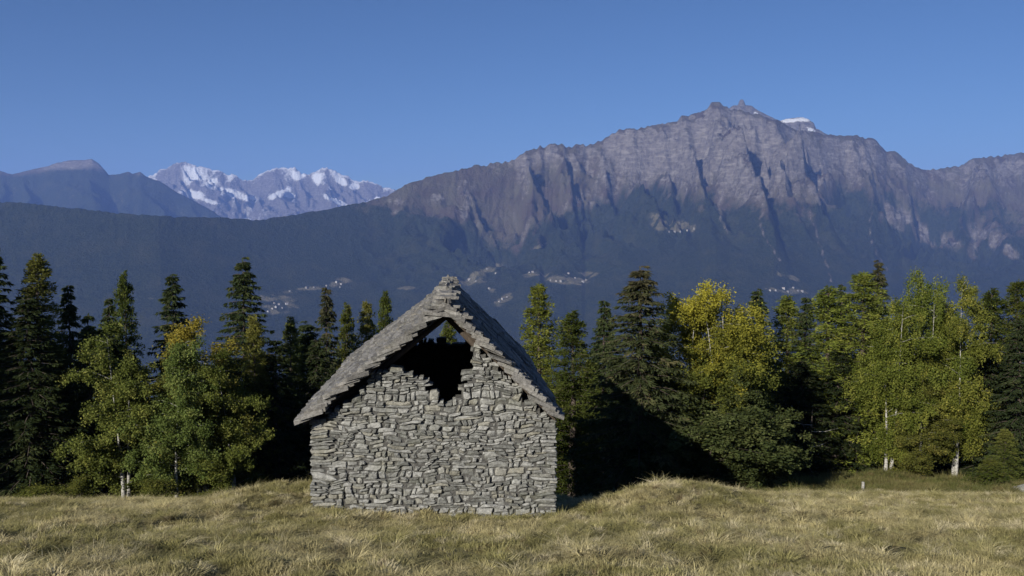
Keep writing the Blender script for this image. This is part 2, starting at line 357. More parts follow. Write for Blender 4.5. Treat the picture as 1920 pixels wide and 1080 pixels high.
def mask_main(px, py, x, y, z, T, sl):
    n = fbm(x / 700, y / 700, 4, 71) * 20 + fbm(x / 150, y / 150, 3, 77) * 26
    tl = np.interp(px, [q[0] for q in TREEL], [q[1] for q in TREEL]) + n
    rl = np.interp(px, [q[0] for q in ROCKL], [q[1] for q in ROCKL]) + n * 1.2
    forest = smooth(-55, 50, py - tl + 6)
    rock = smooth(0.55, 1.25, sl + 0.35 * fbm(x / 110, y / 110, 3, 78)) * (0.22 + 0.58 * smooth(45, -45, py - rl))
    rock = np.maximum(rock, 0.5 * smooth(0.1, 0.5, fbm(x / 230, y / 230, 3, 91)) * smooth(0.6, 0.75, T))
    scar = blob(px, py, [(745, 385, 10, 20, 20), (815, 372, 16, 12, 0), (880, 352, 14, 10, 0), (868, 400, 9, 14, 0), (1080, 375, 34, 10, -30), (1240, 415, 5, 5, 0), (1690, 408, 34, 22, 25), (1735, 440, 34, 16, 35),
                         (1780, 455, 26, 16, 30), (1850, 440, 40, 22, 25), (1890, 468, 26, 12, 35), (1660, 400, 14, 18, 0), (1825, 470, 12, 18, 0)])
    gull = np.zeros_like(px)
    for path in ([(1345, 375), (1352, 415), (1366, 440)], [(1432, 370), (1424, 425), (1444, 460), (1462, 490)], [(1515, 395), (1532, 440), (1548, 495), (1560, 530)], [(1634, 385), (1630, 430), (1640, 470), (1665, 510)],
                 [(962, 400), (970, 430), (980, 440)], [(1180, 275), (1205, 330), (1215, 360)], [(1100, 300), (1120, 330), (1160, 345)]):
        q = np.array(path, float); gx_ = np.interp(py, q[:, 1], q[:, 0], left=-1e4, right=-1e4) + 4 * gnoise(py / 11, px * 0 + 3.3, 5)
        gull = np.maximum(gull, np.exp(-((px - gx_) / 3.4) ** 2) * (0.52 + .4 * gnoise(py / 9, px / 40, 8)))
    rock = np.maximum(rock, np.maximum(scar * (.56 + .5 * fbm(x / 90, y / 90, 3, 35)), gull))
    forest = forest * (1 - np.clip(scar * (.75 + .9 * fbm(x / 120, y / 120, 3, 33)), 0, 1)) * (1 - gull * 1.1).clip(0, 1)
    past = blob(px, py, [(1262, 424, 46, 11, 5), (1235, 410, 22, 8, 25), (1012, 462, 16, 4, -28), (530, 572, 40, 15, -8), (555, 545, 30, 4, -8), (610, 538, 36, 5, -6), (640, 528, 20, 8, 0), (505, 560, 24, 8, 0),
                         (905, 512, 42, 9, -22), (885, 530, 24, 7, 0), (945, 562, 22, 9, -30), (1000, 516, 20, 6, 0), (1060, 524, 60, 10, 5), (1100, 515, 30, 6, 0), (930, 545, 14, 5, 0),
                         (1480, 520, 32, 5, 18), (1480, 546, 46, 6, 4), (1590, 552, 30, 5, 0), (300, 560, 30, 4, 0), (760, 540, 20, 4, 0)])
    past = past * (0.62 + 0.75 * fbm(x / 110, y / 60, 3, 44)); forest = forest * (1 - np.clip(past * 0.5, 0, 1))
    return dict(forest=forest, rock=rock, pasture=np.clip(past, 0, 1), snow=np.zeros_like(px))
YRM = [(-400, 5200), (300, 5200), (480, 5600), (800, 6500), (1100, 7000), (1450, 7000), (1740, 8000), (2300, 8200)]
MPX, MPY, MP = build_range('mountain', 'forested mountainside rising to grey rocky summits across the valley', RID, 2500, -1150, YRM, 1250, 310, 11, 215, 480, 0.30, mask_main, M['mountain'], jag=17, wfun=lambda p, t: (0.03 + 0.97 * smooth(620, 1000, p)) * (0.045 + 0.955 * smooth(.60, .84, t + .05 * smooth(1450, 1800, p))), spurs=((1345, 1425, .74, 323, 42, .7), (1440, 1530, .78, 357, 40, .6), (1392, 1470, .80, 204, 22, .8), (1180, 1222, .80, 204, 28, .8), (985, 1000, .84, 153, 18, .8),
    (1052, 1075, .86, 119, 16, .8), (1280, 1312, .80, 204, 24, .8), (1240, 1262, .82, 136, 18, .8), (1600, 1650, .80, 204, 30, .7), (1690, 1720, .84, 136, 22, .8), (1830, 1870, .8, 170, 40, .7), (1120, 1150, .86, 102, 16, .8)))

def mask_left(px, py, x, y, z, T, c):
    n = fbm(x / 900, y / 900, 4, 31)
    return dict(forest=smooth(-25, 25, py - 330 + 22 * n), rock=np.clip(0.25 + 0.5 * n + 0.35 * smooth(325, 305, py), 0, 0.8), pasture=0.35 * smooth(.1, .5, fbm(x / 500, y / 500, 3, 8)), snow=np.zeros_like(px))
build_range('mountain_hill', 'brown rounded mountain behind the dark wooded ridge at left',
            [(-420, 330), (-250, 292), (-100, 306), (0, 320), (22, 327), (60, 318), (92, 311), (105, 306), (130, 301), (158, 300), (172, 298), (184, 306), (195, 317), (204, 328), (222, 327), (240, 322), (248, 326), (262, 322), (274, 331),
             (300, 340), (330, 360), (362, 376), (400, 396), (430, 420), (470, 450)], 8000, -500, [(-420, 11500), (470, 11500)], 300, 90, 41, 120, 700, 0.25, mask_left, M['mountain'], 6)

def mask_snow(px, py, x, y, z, T, c):
    n = fbm(x / 700, y / 700, 4, 61); n2 = fbm(x / 260, y / 260, 3, 63)
    g = blob(px, py, [(360, 364, 26, 8, 8), (440, 364, 44, 8, 14), (525, 362, 26, 8, -22), (550, 366, 20, 5, 0), (630, 376, 30, 5, 24), (365, 322, 26, 12, 18), (400, 345, 14, 12, 50), (700, 372, 14, 6, 0), (600, 335, 16, 12, 0), (395, 378, 20, 4, 15),
                      (640, 340, 14, 7, 35), (560, 330, 14, 8, 0), (665, 350, 10, 6, 0)])
    up = smooth(372, 322, py) * 0.42 + 0.45 * n + 0.2 * n2 + 0.28 * smooth(1.4, .5, c)
    return dict(forest=np.zeros_like(px), rock=np.ones_like(px) * 0.9, pasture=np.zeros_like(px), snow=np.clip(np.maximum(np.minimum(up, 0.62), 1.12 * g * (0.78 + .7 * n2)), 0, 1))
build_range('mountain_snow', 'snow covered far mountain group with glaciers above the saddle',
            [(180, 352), (240, 342), (285, 329), (300, 319), (312, 315), (325, 308), (347, 303), (358, 308), (378, 313), (400, 320), (408, 319), (425, 327), (437, 326), (455, 338), (474, 337), (490, 326), (505, 318), (516, 315), (527, 316), (541, 315), (552, 313), (565, 323),
             (580, 329), (590, 322), (602, 316), (615, 314), (628, 320), (640, 328), (652, 330), (664, 338), (672, 341), (690, 339), (702, 343), (715, 349), (735, 354), (755, 362), (800, 378), (900, 410)],
            12500, -300, [(180, 16500), (900, 16500)], 520, 170, 83, 250, 760, 0.3, mask_snow, M['mountain_far'], 26, wfun=lambda p, t: .5 + .5 * smooth(.3, .6, t))

def mask_back(px, py, x, y, z, T, c):
    n = fbm(x / 200, y / 200, 3, 12)
    sn = blob(px, py, [(1480, 226, 18, 4, -3), (1506, 224, 16, 4, 4), (1520, 243, 10, 3, 15), (1418, 214, 6, 3, 30), (1475, 240, 10, 3, 10)])
    return dict(forest=np.zeros_like(px), rock=np.ones_like(px) * 0.8, pasture=np.zeros_like(px), snow=sn * (1 + .3 * n))
build_range('mountain_peak', 'pale craggy summits with a snow cap behind the main rocky ridge',
            [(1330, 240), (1355, 212), (1372, 200), (1384, 196), (1387, 187), (1394, 187), (1398, 196), (1410, 199), (1422, 208), (1436, 214), (1450, 222), (1462, 226), (1475, 223), (1490, 221), (1505, 220), (1516, 224), (1526, 230), (1530, 241), (1545, 249), (1560, 256), (1600, 275), (1650, 300)],
            7300, 300, [(1330, 8600), (1650, 8600)], 200, 70, 97, 60, 260, 0.2, mask_back, M['mountain_far'], 6)

def on_mountain(px, py):                # first place of the mountainside seen at a picture point
    j = int(np.argmin(np.abs(MPX[190] - px))); col = MPY[:311, j]
    k = int(np.argmax(col < py)); return MP[k, j]

# ------------------------------------------------------------------ the stone hut
HROT = math.radians(3.6)
_a, _ = tans(812, 960)
HX, HY = _a * 17.5, 17.5
HZ = -5.9
hut = link('stone_hut', None); hut.location = (HX, HY, HZ); hut.rotation_euler = (0, 0, HROT)
tag(hut, 'ruined drystone hut with slab roof and a gaping hole in its gable', 'hut')
CR, SR = math.cos(HROT), math.sin(HROT)
def wall_pt(px, py, ly=0.0):            # picture point -> hut coordinates (x, z) on the plane y = ly
    r = ray(px, py); n = np.array((-SR, CR, 0.0))
    o = np.array((HX, HY, HZ)) + n * ly
    t = o.dot(n) / r.dot(n); p = r * t - np.array((HX, HY, HZ))
    return p[0] * CR + p[1] * SR, p[2]
OVH = 0.27                              # roof overhang in front of the gable
LEN = 8.4
AP = np.array(wall_pt(838, 562, -OVH)); EL = np.array(wall_pt(546, 793, -OVH)); ER = np.array(wall_pt(1063, 786, -OVH))
def roof_z(x):
    return np.interp(x, [EL[0], AP[0], ER[0]], [EL[1], AP[1], ER[1]])
WL, WR = wall_pt(580, 880)[0], wall_pt(1046, 880)[0]

HOLE = [(690, 690), (697, 698), (738, 697), (741, 678), (755, 676), (762, 699), (796, 708), (804, 728), (816, 742), (830, 754), (846, 758), (854, 744), (866, 722), (876, 704), (880, 681), (885, 653), (893, 640)]
HOLE = [wall_pt(*q) for q in HOLE]
hx_, hz_ = [q[0] for q in HOLE], [q[1] for q in HOLE]
def wall_top(x):
    x = np.asarray(x, float); z = roof_z(x) - 0.30
    z = np.where(x < hx_[0], roof_z(x) - 0.46, z)
    ins = (x > hx_[0]) & (x < hx_[-1])
    return np.where(ins, np.minimum(z, np.interp(x, hx_, hz_)), z)

def pack(x0, x1, zmax, seed, big=1.0):
    """Fill a wall face with rough courses; a course breaks up into single stones, stacked thin ones and small fillers."""
    R = random.Random(seed); out = []; z = -0.22; top = max(zmax(x0 + (x1 - x0) * k / 60) for k in range(61))
    while z < top:
        h = R.choice((.055, .065, .075, .085, .095, .105, .12, .145)) * (1 if big == 1 else 1.3); x = x0; first = True
        if R.random() < .14: h = R.uniform(.055, .07)
        while x < x1 - .01:
            w = min(.75, max(.10, R.lognormvariate(math.log(.19 * big), .52)))
            if first or x + w > x1 - .3: w = max(w, R.uniform(.3, .6))
            if x1 - (x + w) < .12: w = x1 - x
            q = R.random(); xe = x + w
            if h < .08 or (q < .5 and w < h * 4.4) or (w < h * 1.3): out.append((x, xe, z, z + h))
            else:
                k = 3 if (h > .15 and R.random() < .55) else 2
                cuts = sorted(z + h * (c + R.uniform(-.12, .12)) / k for c in range(1, k)); lv = [z] + cuts + [z + h]
                for a, b in zip(lv[:-1], lv[1:]):
                    if w > .26 and R.random() < .62:
                        c = x + w * R.uniform(.28, .72); out += [(x, c, a, b), (c, xe, a, b)]
                    else: out.append((x, xe, a, b))
            x = xe; first = False
        z += h
    return [s for s in out if s[2] < zmax((s[0] + s[1]) / 2)]

def stone_geo(x0, x1, z0, z1, R, depth, proud):
    """One split stone: outline ring, bevel ring, uneven face. Local axes x, z on the face, y outwards negative."""
    cx, cz = (x0 + x1) / 2, (z0 + z1) / 2; hw, hh = (x1 - x0) / 2 - R.uniform(-.004, .009), (z1 - z0) / 2 - R.uniform(-.005, .006)
    tilt = R.gauss(0, 0.05) * min(1, .2 / max(hw, .05)); nx = 3 if hw > 0.09 else 2
    pts = []
    ch = R.uniform(.25, .9)
    top = [(-1 + ch * .7 * R.random(), 1 - ch * .9 * R.random())] + [(-.55 + 1.1 * k / max(1, nx - 1) + R.uniform(-.1, .1), 1 + R.uniform(-.34, .16)) for k in range(nx)] + [(1 - ch * .7 * R.random(), 1 - ch * .9 * R.random())]
    bot = [(1 - ch * .5 * R.random(), -1 + ch * .8 * R.random())] + [(.55 - 1.1 * k / max(1, nx - 1) + R.uniform(-.1, .1), -1 + R.uniform(-.14, .28)) for k in range(nx)] + [(-1 + ch * .5 * R.random(), -1 + ch * .8 * R.random())]
    ring = [(u * hw, v * hh) for u, v in top + bot]
    ring = [(u * math.cos(tilt) - v * math.sin(tilt), u * math.sin(tilt) + v * math.cos(tilt)) for u, v in ring]
    k = len(ring); V = []
    b = min(0.022, hh * .5)
    gx_, gz_ = R.uniform(-.05, .05), R.uniform(-.10, .16)
    for u, v in ring: V.append((cx + u, depth, cz + v))
    for u, v in ring: V.append((cx + u, -proud + b * R.uniform(.7, 1.5), cz + v))
    for u, v in ring:
        s = 1 - b / max(hw, .03) * R.uniform(.6, 1.4); s2 = 1 - b / max(hh, .03) * R.uniform(.6, 1.3)
        V.append((cx + u * s, -proud + u * gx_ + v * gz_ + R.uniform(-.010, .010), cz + v * s2))
    V.append((cx + R.uniform(-.3, .3) * hw, -proud - R.uniform(-.006, .016), cz + R.uniform(-.3, .3) * hh))
    Fc = []
    for r in (0, 1):
        for i in range(k):
            j = (i + 1) % k; Fc.append((r * k + i, r * k + j, (r + 1) * k + j, (r + 1) * k + i))
    for i in range(k): Fc.append((2 * k + i, 2 * k + (i + 1) % k, 3 * k))
    Fc.append(tuple(range(k))[::-1])
    return V, Fc

def warp(V):                            # courses sag and swell
    a = np.array(V); x, z = a[:, 0].copy(), a[:, 2].copy()
    k = smooth(0, .35, z) * smooth(0, .4, x - WL) * smooth(0, .4, WR - x)
    a[:, 2] += k * (0.075 * gnoise(x * 1.0, z * 1.3, 301) + 0.055 * gnoise(x * 2.7, z * 3.0, 302)); a[:, 0] += k * (0.06 * gnoise(x * 2.7, z * 3.5, 303))
    return [tuple(q) for q in a]

def masonry(name, x0, x1, topf, seed, nbig, xf, label=None, thick=0.5, big=1.0, ztrim=None):
    """A drystone wall: an earth core, its largest stones one by one, the small ones joined. xf maps (x, y, z) of the face to the hut."""
    st = [s for s in pack(x0, x1, topf, seed, big)]
    keep = []
    for s in st:
        mid = topf((s[0] + s[1]) / 2)
        if (s[2] + s[3]) / 2 < mid + .02: keep.append(s)
    # core: one prism per column under the stones
    cell = 0.12; n = int(round((x1 - x0) / cell)); Gc = Geo(); heights = []
    for i in range(n):
        a, b = x0 + (x1 - x0) * i / n, x0 + (x1 - x0) * (i + 1) / n
        hs = [s[3] for s in keep if s[0] < b - .02 and s[1] > a + .02 and s[2] < topf((a + b) / 2)]
        heights.append(min((max(hs) if hs else 0), topf(a + .01), topf(b - .01), topf((a + b) / 2)) - 0.06)
    V = []
    for i in range(n):
        a, b = x0 + (x1 - x0) * i / n, x0 + (x1 - x0) * (i + 1) / n
        e0 = .05 if i == 0 else 0; e1 = .05 if i == n - 1 else 0
        q = [(a + e0, 0.042), (b - e1, 0.042), (b - e1, thick - .05), (a + e0, thick - .05)]
        base = [xf(x, y, -0.3) for x, y in q] + [xf(x, y, heights[i]) for x, y in q]
        Gc.add(base, [(0, 1, 5, 4), (1, 2, 6, 5), (2, 3, 7, 6), (3, 0, 4, 7), (4, 5, 6, 7)])
    core = link(name, Gc.mesh(name, M['core']), hut)
    if label: core['label'] = label
    R = random.Random(seed + 1)
    keep.sort(key=lambda s: -(s[1] - s[0]) * (s[3] - s[2]) * (1 if s[3] > 0.30 else .02))
    Gm = Geo(); tints = []
    for i, s in enumerate(keep):
        tp = min(topf(s[0] + .03), topf(s[1] - .03))
        dp = R.uniform(.10, .22) if s[3] < tp - .1 else R.uniform(.3, .44)
        V, Fc = stone_geo(*s, R, dp, R.gauss(0.0, .02)); V = warp(V)
        if i < nbig:
            cx, cz = (s[0] + s[1]) / 2, (s[2] + s[3]) / 2
            c = Vector(xf(cx, 0, cz)); g = Geo(); g.add([Vector(xf(*p)) - c for p in V], Fc)
            me = g.mesh('stone', M['stone']); o = link('stone', me, core); o.location = c
        else:
            Gm.add([xf(*p) for p in V], Fc); tints += [R.random()] * len(V)
    if Gm.v:
        me = Gm.mesh('small_stones', M['stone']); attr(me, 'tint', tints)
        tag(link('small_stones', me, core), kind='stuff')
    return core

masonry('front_wall', WL, WR, lambda x: float(wall_top(x)), 4, 300, lambda x, y, z: (x, y, z), 'grey drystone gable wall with a broken hole under the roof')
side_l = float(roof_z(WL + .3)) - 0.36; side_r = float(roof_z(WR - .3)) - 0.36
masonry('side_wall', 0.0, LEN - 1.0, lambda x: side_l, 21, 0, lambda x, y, z: (WL + .012 + y, LEN - .5 - x, z), big=1.6)
masonry('side_wall', 0.0, LEN - 1.0, lambda x: side_r, 22, 0, lambda x, y, z: (WR - .012 - y, .5 + x, z), big=1.6)
zb = wall_pt(828, 641, LEN - .5)[1]
def back_top(x): return float(min(zb + .05 * math.sin(x * 3.1) * math.sin(x * 7.7 + 1) - .02, roof_z(x) - 0.36))
masonry('rear_wall', WL, WR, back_top, 23, 0, lambda x, y, z: (x, LEN - y, z), big=1.6)

# roof: deck, timbers, stone slabs
def slope_frame(side):
    E_ = EL if side < 0 else ER
    d = AP - E_; L = float(np.hypot(*d)); return E_, d / L, L
deck = Geo()
for side in (-1, 1):
    E_, d, L = slope_frame(side); nrm = np.array((-d[1], d[0])) if side < 0 else np.array((d[1], -d[0]))
    for a, b in ((0.17, 0.21),):
        p0 = E_ + d * 0.12; p1 = AP - d * (0.02 if side < 0 else 0.05)
        q = [p0 - nrm * a, p1 - nrm * a, p1 - nrm * b, p0 - nrm * b]
        V = [(x, -OVH + .16, z) for x, z in q] + [(x, LEN + .1, z) for x, z in q]
        deck.add(V, [(0, 1, 2, 3), (7, 6, 5, 4), (0, 4, 5, 1), (1, 5, 6, 2), (2, 6, 7, 3), (3, 7, 4, 0)])
roof = link('roof', deck.mesh('roof', M['wood']), hut); roof['label'] = 'steep gabled roof of overlapping rough grey stone slabs'
for yy in (0.42, 1.8, 3.6, 5.4, 7.2, LEN - .1):
    for side in (-1, 1):
        E_, d, L = slope_frame(side); nrm = np.array((-d[1], d[0])) if side < 0 else np.array((d[1], -d[0]))
        a = E_ + d * .22 - nrm * .285; b = AP - nrm * .285 - d * .10
        g = Geo(); mid = (a + b) / 2; h = (b - a) / 2; jit = random.Random(int(yy * 10) + side).uniform(-.02, .02)
        g.tube([(a[0], yy, a[1]), (mid[0], yy + jit, mid[1] - .03), (b[0], yy, b[1])], [.07, .065, .06], 8)
        link('rafter', g.mesh('rafter', M['wood'], True), roof)
g = Geo(); g.tube([(AP[0], .05, AP[1] - .33), (AP[0] + .02, LEN / 2, AP[1] - .35), (AP[0], LEN, AP[1] - .33)], [.075, .08, .075], 8)
link('ridge_beam', g.mesh('ridge_beam', M['wood'], True), roof)

Gm = Geo(); tints = []; n_slab = 0
RR = random.Random(77)
def slab_geo(w, l, th, R):
    """A rough stone slab: x along the eaves (w), y up the slope (l), z thickness; its visible lower edge is at y = 0."""
    o = [(-w / 2, R.uniform(0, .05)), (-w * .22, R.uniform(-.045, .03)), (w * .2, R.uniform(-.045, .03)), (w / 2, R.uniform(0, .05)), (w / 2 - R.uniform(0, .05), l), (-w / 2 + R.uniform(0, .05), l)]
    V = [(x, y, -th + R.uniform(-.006, .006)) for x, y in o] + [(x * .97, y + .012, R.uniform(-.010, .008)) for x, y in o]
    n = len(o)
    return V, [tuple(range(n))[::-1], tuple(range(n, 2 * n))] + [(i, (i + 1) % n, (i + 1) % n + n, i + n) for i in range(n)]
def put_slab(V, Fc, mtx, single):
    if single:
        g = Geo(); g.add(V, Fc); o = link('slab', g.mesh('slab', M['slab']), roof); o.matrix_local = mtx
    else:
        Gm.add([mtx @ Vector(p) for p in V], Fc); tints.extend([RR.random()] * len(V))
singles = 0
for side in (-1, 1):
    E_, d, L = slope_frame(side); rows = int(L / 0.118)
    ang = math.atan2(d[1], abs(d[0]))
    for r in range(rows + 1):
        s = 0.02 + r * (L - .04) / rows + RR.uniform(-.012, .012); base = E_ + d * s
        sag = 0.0
        y = -OVH + RR.uniform(-.06, .05); k = 0
        while y < LEN + .15:
            w = RR.uniform(.3, .85) * (.75 if k == 0 else 1); th = RR.uniform(.05, .105); l = min(RR.uniform(.36, .5), max(.09 if side < 0 else .05, (L - s) - (0 if side < 0 else .04)))
            V, Fc = slab_geo(w - .012, l, th, RR)
            lie = ang - math.radians(20 if side < 0 else (22 if k == 0 else 2))
            a = lie + RR.gauss(0, .045)
            # local frame of the slab: X along the ridge, Y up the slope, Z out
            Yv = Vector((math.cos(a) * (1 if side < 0 else -1), 0, math.sin(a))); Xv = Vector((0, -1 if side < 0 else 1, 0)); Zv = Xv.cross(Yv)
            rot = Matrix((Xv, Yv, Zv)).transposed() @ Matrix.Rotation(RR.gauss(0, .05), 3, 'Z') @ Matrix.Rotation(RR.gauss(0, .03), 3, 'Y')
            lift = 0.03 + RR.uniform(-.012, .014) + 0.025 * math.sin(y * .9 + r * .15)
            off = RR.uniform(-.025, .03)
            mtx = Matrix.Translation((base[0] + d[0] * off, y + w / 2, base[1] + d[1] * off + lift)) @ rot.to_4x4()
            single = (k < 5) if side < 0 else (k < 1)
            single = single and singles < 282
            if single: singles += 1
            put_slab(V, Fc, mtx, single)
            y += w; k += 1
# ridge cap: flat stones laid across the ridge, a small heap of them at the gable end
def cap(y, w, l, dx, dz):
    global singles
    V, Fc = slab_geo(w, l, .06, RR)
    Yv = Vector((1, 0, RR.uniform(-.16, .02))).normalized(); Xv = Vector((0, -1, 0)); Zv = Xv.cross(Yv)
    rot = Matrix((Xv, Yv, Zv)).transposed() @ Matrix.Rotation(RR.gauss(0, .12), 3, 'Z') @ Matrix.Rotation(RR.gauss(0, .05), 3, 'Y')
    put_slab(V, Fc, Matrix.Translation((AP[0] - l / 2 + dx, y + w / 2, AP[1] + dz)) @ rot.to_4x4(), singles < 299); singles += 1
for lay, l in enumerate((1.0, .88, .72, .55, .36)):
    cap(-OVH - .06 + .045 * lay, .5, l, RR.uniform(-.07, .02), -.24 + .055 * lay)
y = -OVH + .3
while y < LEN + .1:
    cap(y, RR.uniform(.4, .6), RR.uniform(.34, .5), RR.uniform(-.05, .03), .035 + RR.uniform(-.015, .015)); y += RR.uniform(.36, .5)
me = Gm.mesh('more_slabs', M['slab']); attr(me, 'tint', tints); tag(link('more_slabs', me, roof), kind='stuff')

# ------------------------------------------------------------------ trees
def unit(v): return v / np.maximum(np.linalg.norm(v, axis=-1, keepdims=True), 1e-9)
def leaf_mesh(name, c, d, L, W, tint, rng, H):
    """Leaf or needle sprays: one diamond per spray, from c along d."""
    n = len(c); d = unit(d); s = unit(np.cross(d, rng.normal(size=(n, 3)))); nrm = np.cross(d, s)
    L = L[:, None]; W = W[:, None]
    v = np.stack([c, c + d * L * .45 + s * W * .5, c + d * L + nrm * L * .12, c + d * L * .5 - s * W * .5], 1).reshape(-1, 3)
    me = mesh_np(name, v, np.arange(4 * n).reshape(n, 4))
    attr(me, 'tint', np.repeat(tint, 4)); attr(me, 'hgt', v[:, 2] / H)
    return me

def conifer(name, seed, H, R0, kind):
    rng = np.random.default_rng(seed); R = random.Random(seed); tr = Geo()
    tr.tube([(0, 0, -.6), (0.0, 0.0, 0.2), (R.gauss(0, .03), R.gauss(0, .03), H * .5), (0, 0, H * .98)], [.021 * H + .03, .017 * H + .02, .010 * H, .008], 8)
    C, D, Ls, Ws, T = [], [], [], [], []
    z = 0.06 * H if kind == 'spruce' else .09 * H
    while z < H - .06:
        f = (H - z) / H
        r = R0 * (f ** (.74 if kind == 'spruce' else .60)) * (1 if f < .82 else .85)
        nb = R.choice((5, 6, 6, 7)) if kind == 'spruce' else R.choice((4, 5, 5))
        a0 = R.uniform(0, 6.28)
        for b in range(nb):
            az = a0 + b * 6.283 / nb + R.gauss(0, .22); L = r * R.uniform(.68, 1.12) + .05
            if R.random() < .06: L *= .5
            zz = z + R.uniform(-.2, .2); o = np.array((math.cos(az), math.sin(az), 0)); lat = np.array((-o[1], o[0], 0))
            rise = (.42 - .62 * (1 - (1 - f))) if kind == 'spruce' else R.uniform(.12, .38)
            droop = R.uniform(.10, .26) * L if kind == 'spruce' else R.uniform(.05, .2) * L
            m = int(L / .075) + 3; s = np.sort(rng.uniform(.12, 1, m)); cnt = 7 if kind == 'spruce' else 8
            s = np.repeat(s, cnt)
            tipup = .12 * L * np.clip(s - .7, 0, 1) if kind == 'spruce' else 0
            path = o * (s * L)[:, None]; path[:, 2] += zz + rise * L * s * .6 - droop * s * s * 1.4 + tipup
            lw = rng.uniform(-1, 1, len(s)) * (.30 * L * np.sqrt(s) * (1.12 - s) + .05)
            p = path + lat * lw[:, None]; p[:, 2] -= np.abs(lw) * .35
            dirv = o * rng.uniform(.2, .9, len(s))[:, None] + lat * (np.sign(lw) * rng.uniform(.1, .9, len(s)))[:, None]
            if kind == 'spruce':
                dirv[:, 2] += rng.uniform(-1.0, -.05, len(s)); ll = rng.uniform(.09, .22, len(s)); ww = rng.uniform(.025, .055, len(s))
            else:
                dirv += rng.normal(size=dirv.shape) * .45; dirv[:, 2] += .15; ll = rng.uniform(.06, .17, len(s)); ww = rng.uniform(.022, .05, len(s)); p[:, 2] += rng.normal(size=len(s)) * .05
            C.append(p); D.append(dirv); Ls.append(ll); Ws.append(ww)
            T.append(np.clip(R.uniform(.15, .75) + .22 * s - .1 + rng.normal(size=len(s)) * .13, 0, 1))
            tr.tube([(0, 0, zz), tuple(o * L * .5 + np.array((0, 0, zz + rise * L * .3 - droop * .35))), tuple(o * L * .92 + np.array((0, 0, zz + rise * L * .55 - droop * 1.2)))], [.008 + .010 * L, .012, .004], 3)
        z += (.20 if kind == 'spruce' else .17) * R.uniform(.8, 1.25) * (1 if z < H * .85 else .6)
    # leader
    k = 26; C.append(np.column_stack([rng.normal(size=k) * .015, rng.normal(size=k) * .015, rng.uniform(H * .93, H, k)])); dd = rng.normal(size=(k, 3)); dd[:, 2] = np.abs(dd[:, 2]) + 1.2
    D.append(dd); Ls.append(np.full(k, .12)); Ws.append(np.full(k, .03)); T.append(rng.uniform(.3, .8, k))
    c = np.concatenate(C)
    return tr.mesh(name + '_trunk', None, True), leaf_mesh(name + '_crown', c, np.concatenate(D), np.concatenate(Ls), np.concatenate(Ws), np.concatenate(T), rng, H), H, R0

def broadleaf(name, seed, H, R0, stems=1, low=.12, hang=.5, dens=1.0, leaf=.084, shape=1.0):
    rng = np.random.default_rng(seed); R = random.Random(seed); tr = Geo(); C, D, T = [], [], []
    for st in range(stems):
        az = R.uniform(0, 6.28); lean = (.10 if stems == 1 else .30) * R0 * R.uniform(.5, 1.3); bx = .0 if stems == 1 else .12
        hh = H * (1 if st == 0 else R.uniform(.78, .95)); ax = lambda q: np.array((math.cos(az) * (bx + lean * q ** 1.4) + .06 * math.sin(q * 5 + seed), math.sin(az) * (bx + lean * q ** 1.4) + .05 * math.cos(q * 4 + seed), hh * q))
        qs = [0, .12, .3, .48, .64, .80, .93]; rad = [.0115 * H, .0095 * H, .006 * H, .0032 * H, .002 * H, .0013 * H, .002]
        tr.tube([tuple(ax(0) - np.array((0, 0, .6)))] + [tuple(ax(q)) for q in qs], [.014 * H] + rad, 8)
        nl = int(30 / math.sqrt(stems))
        for i in range(nl):
            q = low + (1 - low - .03) * ((i + R.random()) / nl); f = (q - low) / (1 - low)
            prof = (math.sin(math.pi * min(1, (f * .82 + .16)) ** .9) ** .7) * shape + (1 - shape) * (1 - f)
            L = R0 * max(.26, prof) * R.uniform(.6, 1.12); a2 = R.uniform(0, 6.28); o = np.array((math.cos(a2), math.sin(a2), 0)); st_ = ax(q)
            up = R.uniform(.35, .8) * L
            mids = [st_ + o * L * s + np.array((0, 0, up * s - .55 * up * s * s)) for s in (.35, .7, 1.0)]
            tr.tube([tuple(st_)] + [tuple(m) for m in mids], [.004 + .004 * L, .007, .005, .003], 4)
            ncl = max(6, int(L * 10))
            for k in range(ncl):
                s = R.uniform(.3, 1.05); cc = st_ + o * L * s + np.array((0, 0, up * s - .55 * up * s * s)) + rng.normal(size=3) * .14 * R0 * np.array((1, 1, .7))
                n = int(R.uniform(64, 125) * dens); hg = hang * R.uniform(.3, 1.0)
                t = rng.uniform(0, 1, n) ** .8
                p = cc + rng.normal(size=(n, 3)) * np.array((.11, .11, .09)) * (1.15 - .4 * t)[:, None]; p[:, 2] -= hg * t
                C.append(p); dv = rng.normal(size=(n, 3)); dv[:, 2] -= .5; D.append(dv)
                T.append(np.clip(R.uniform(.1, .85) + rng.normal(size=n) * .14, 0, 1))
    c = np.concatenate(C); n = len(c)
    return tr.mesh(name + '_trunk', None, True), leaf_mesh(name + '_crown', c, np.concatenate(D), rng.uniform(.7, 1.25, n) * leaf, rng.uniform(.5, .8, n) * leaf, np.concatenate(T), rng, H), H, R0

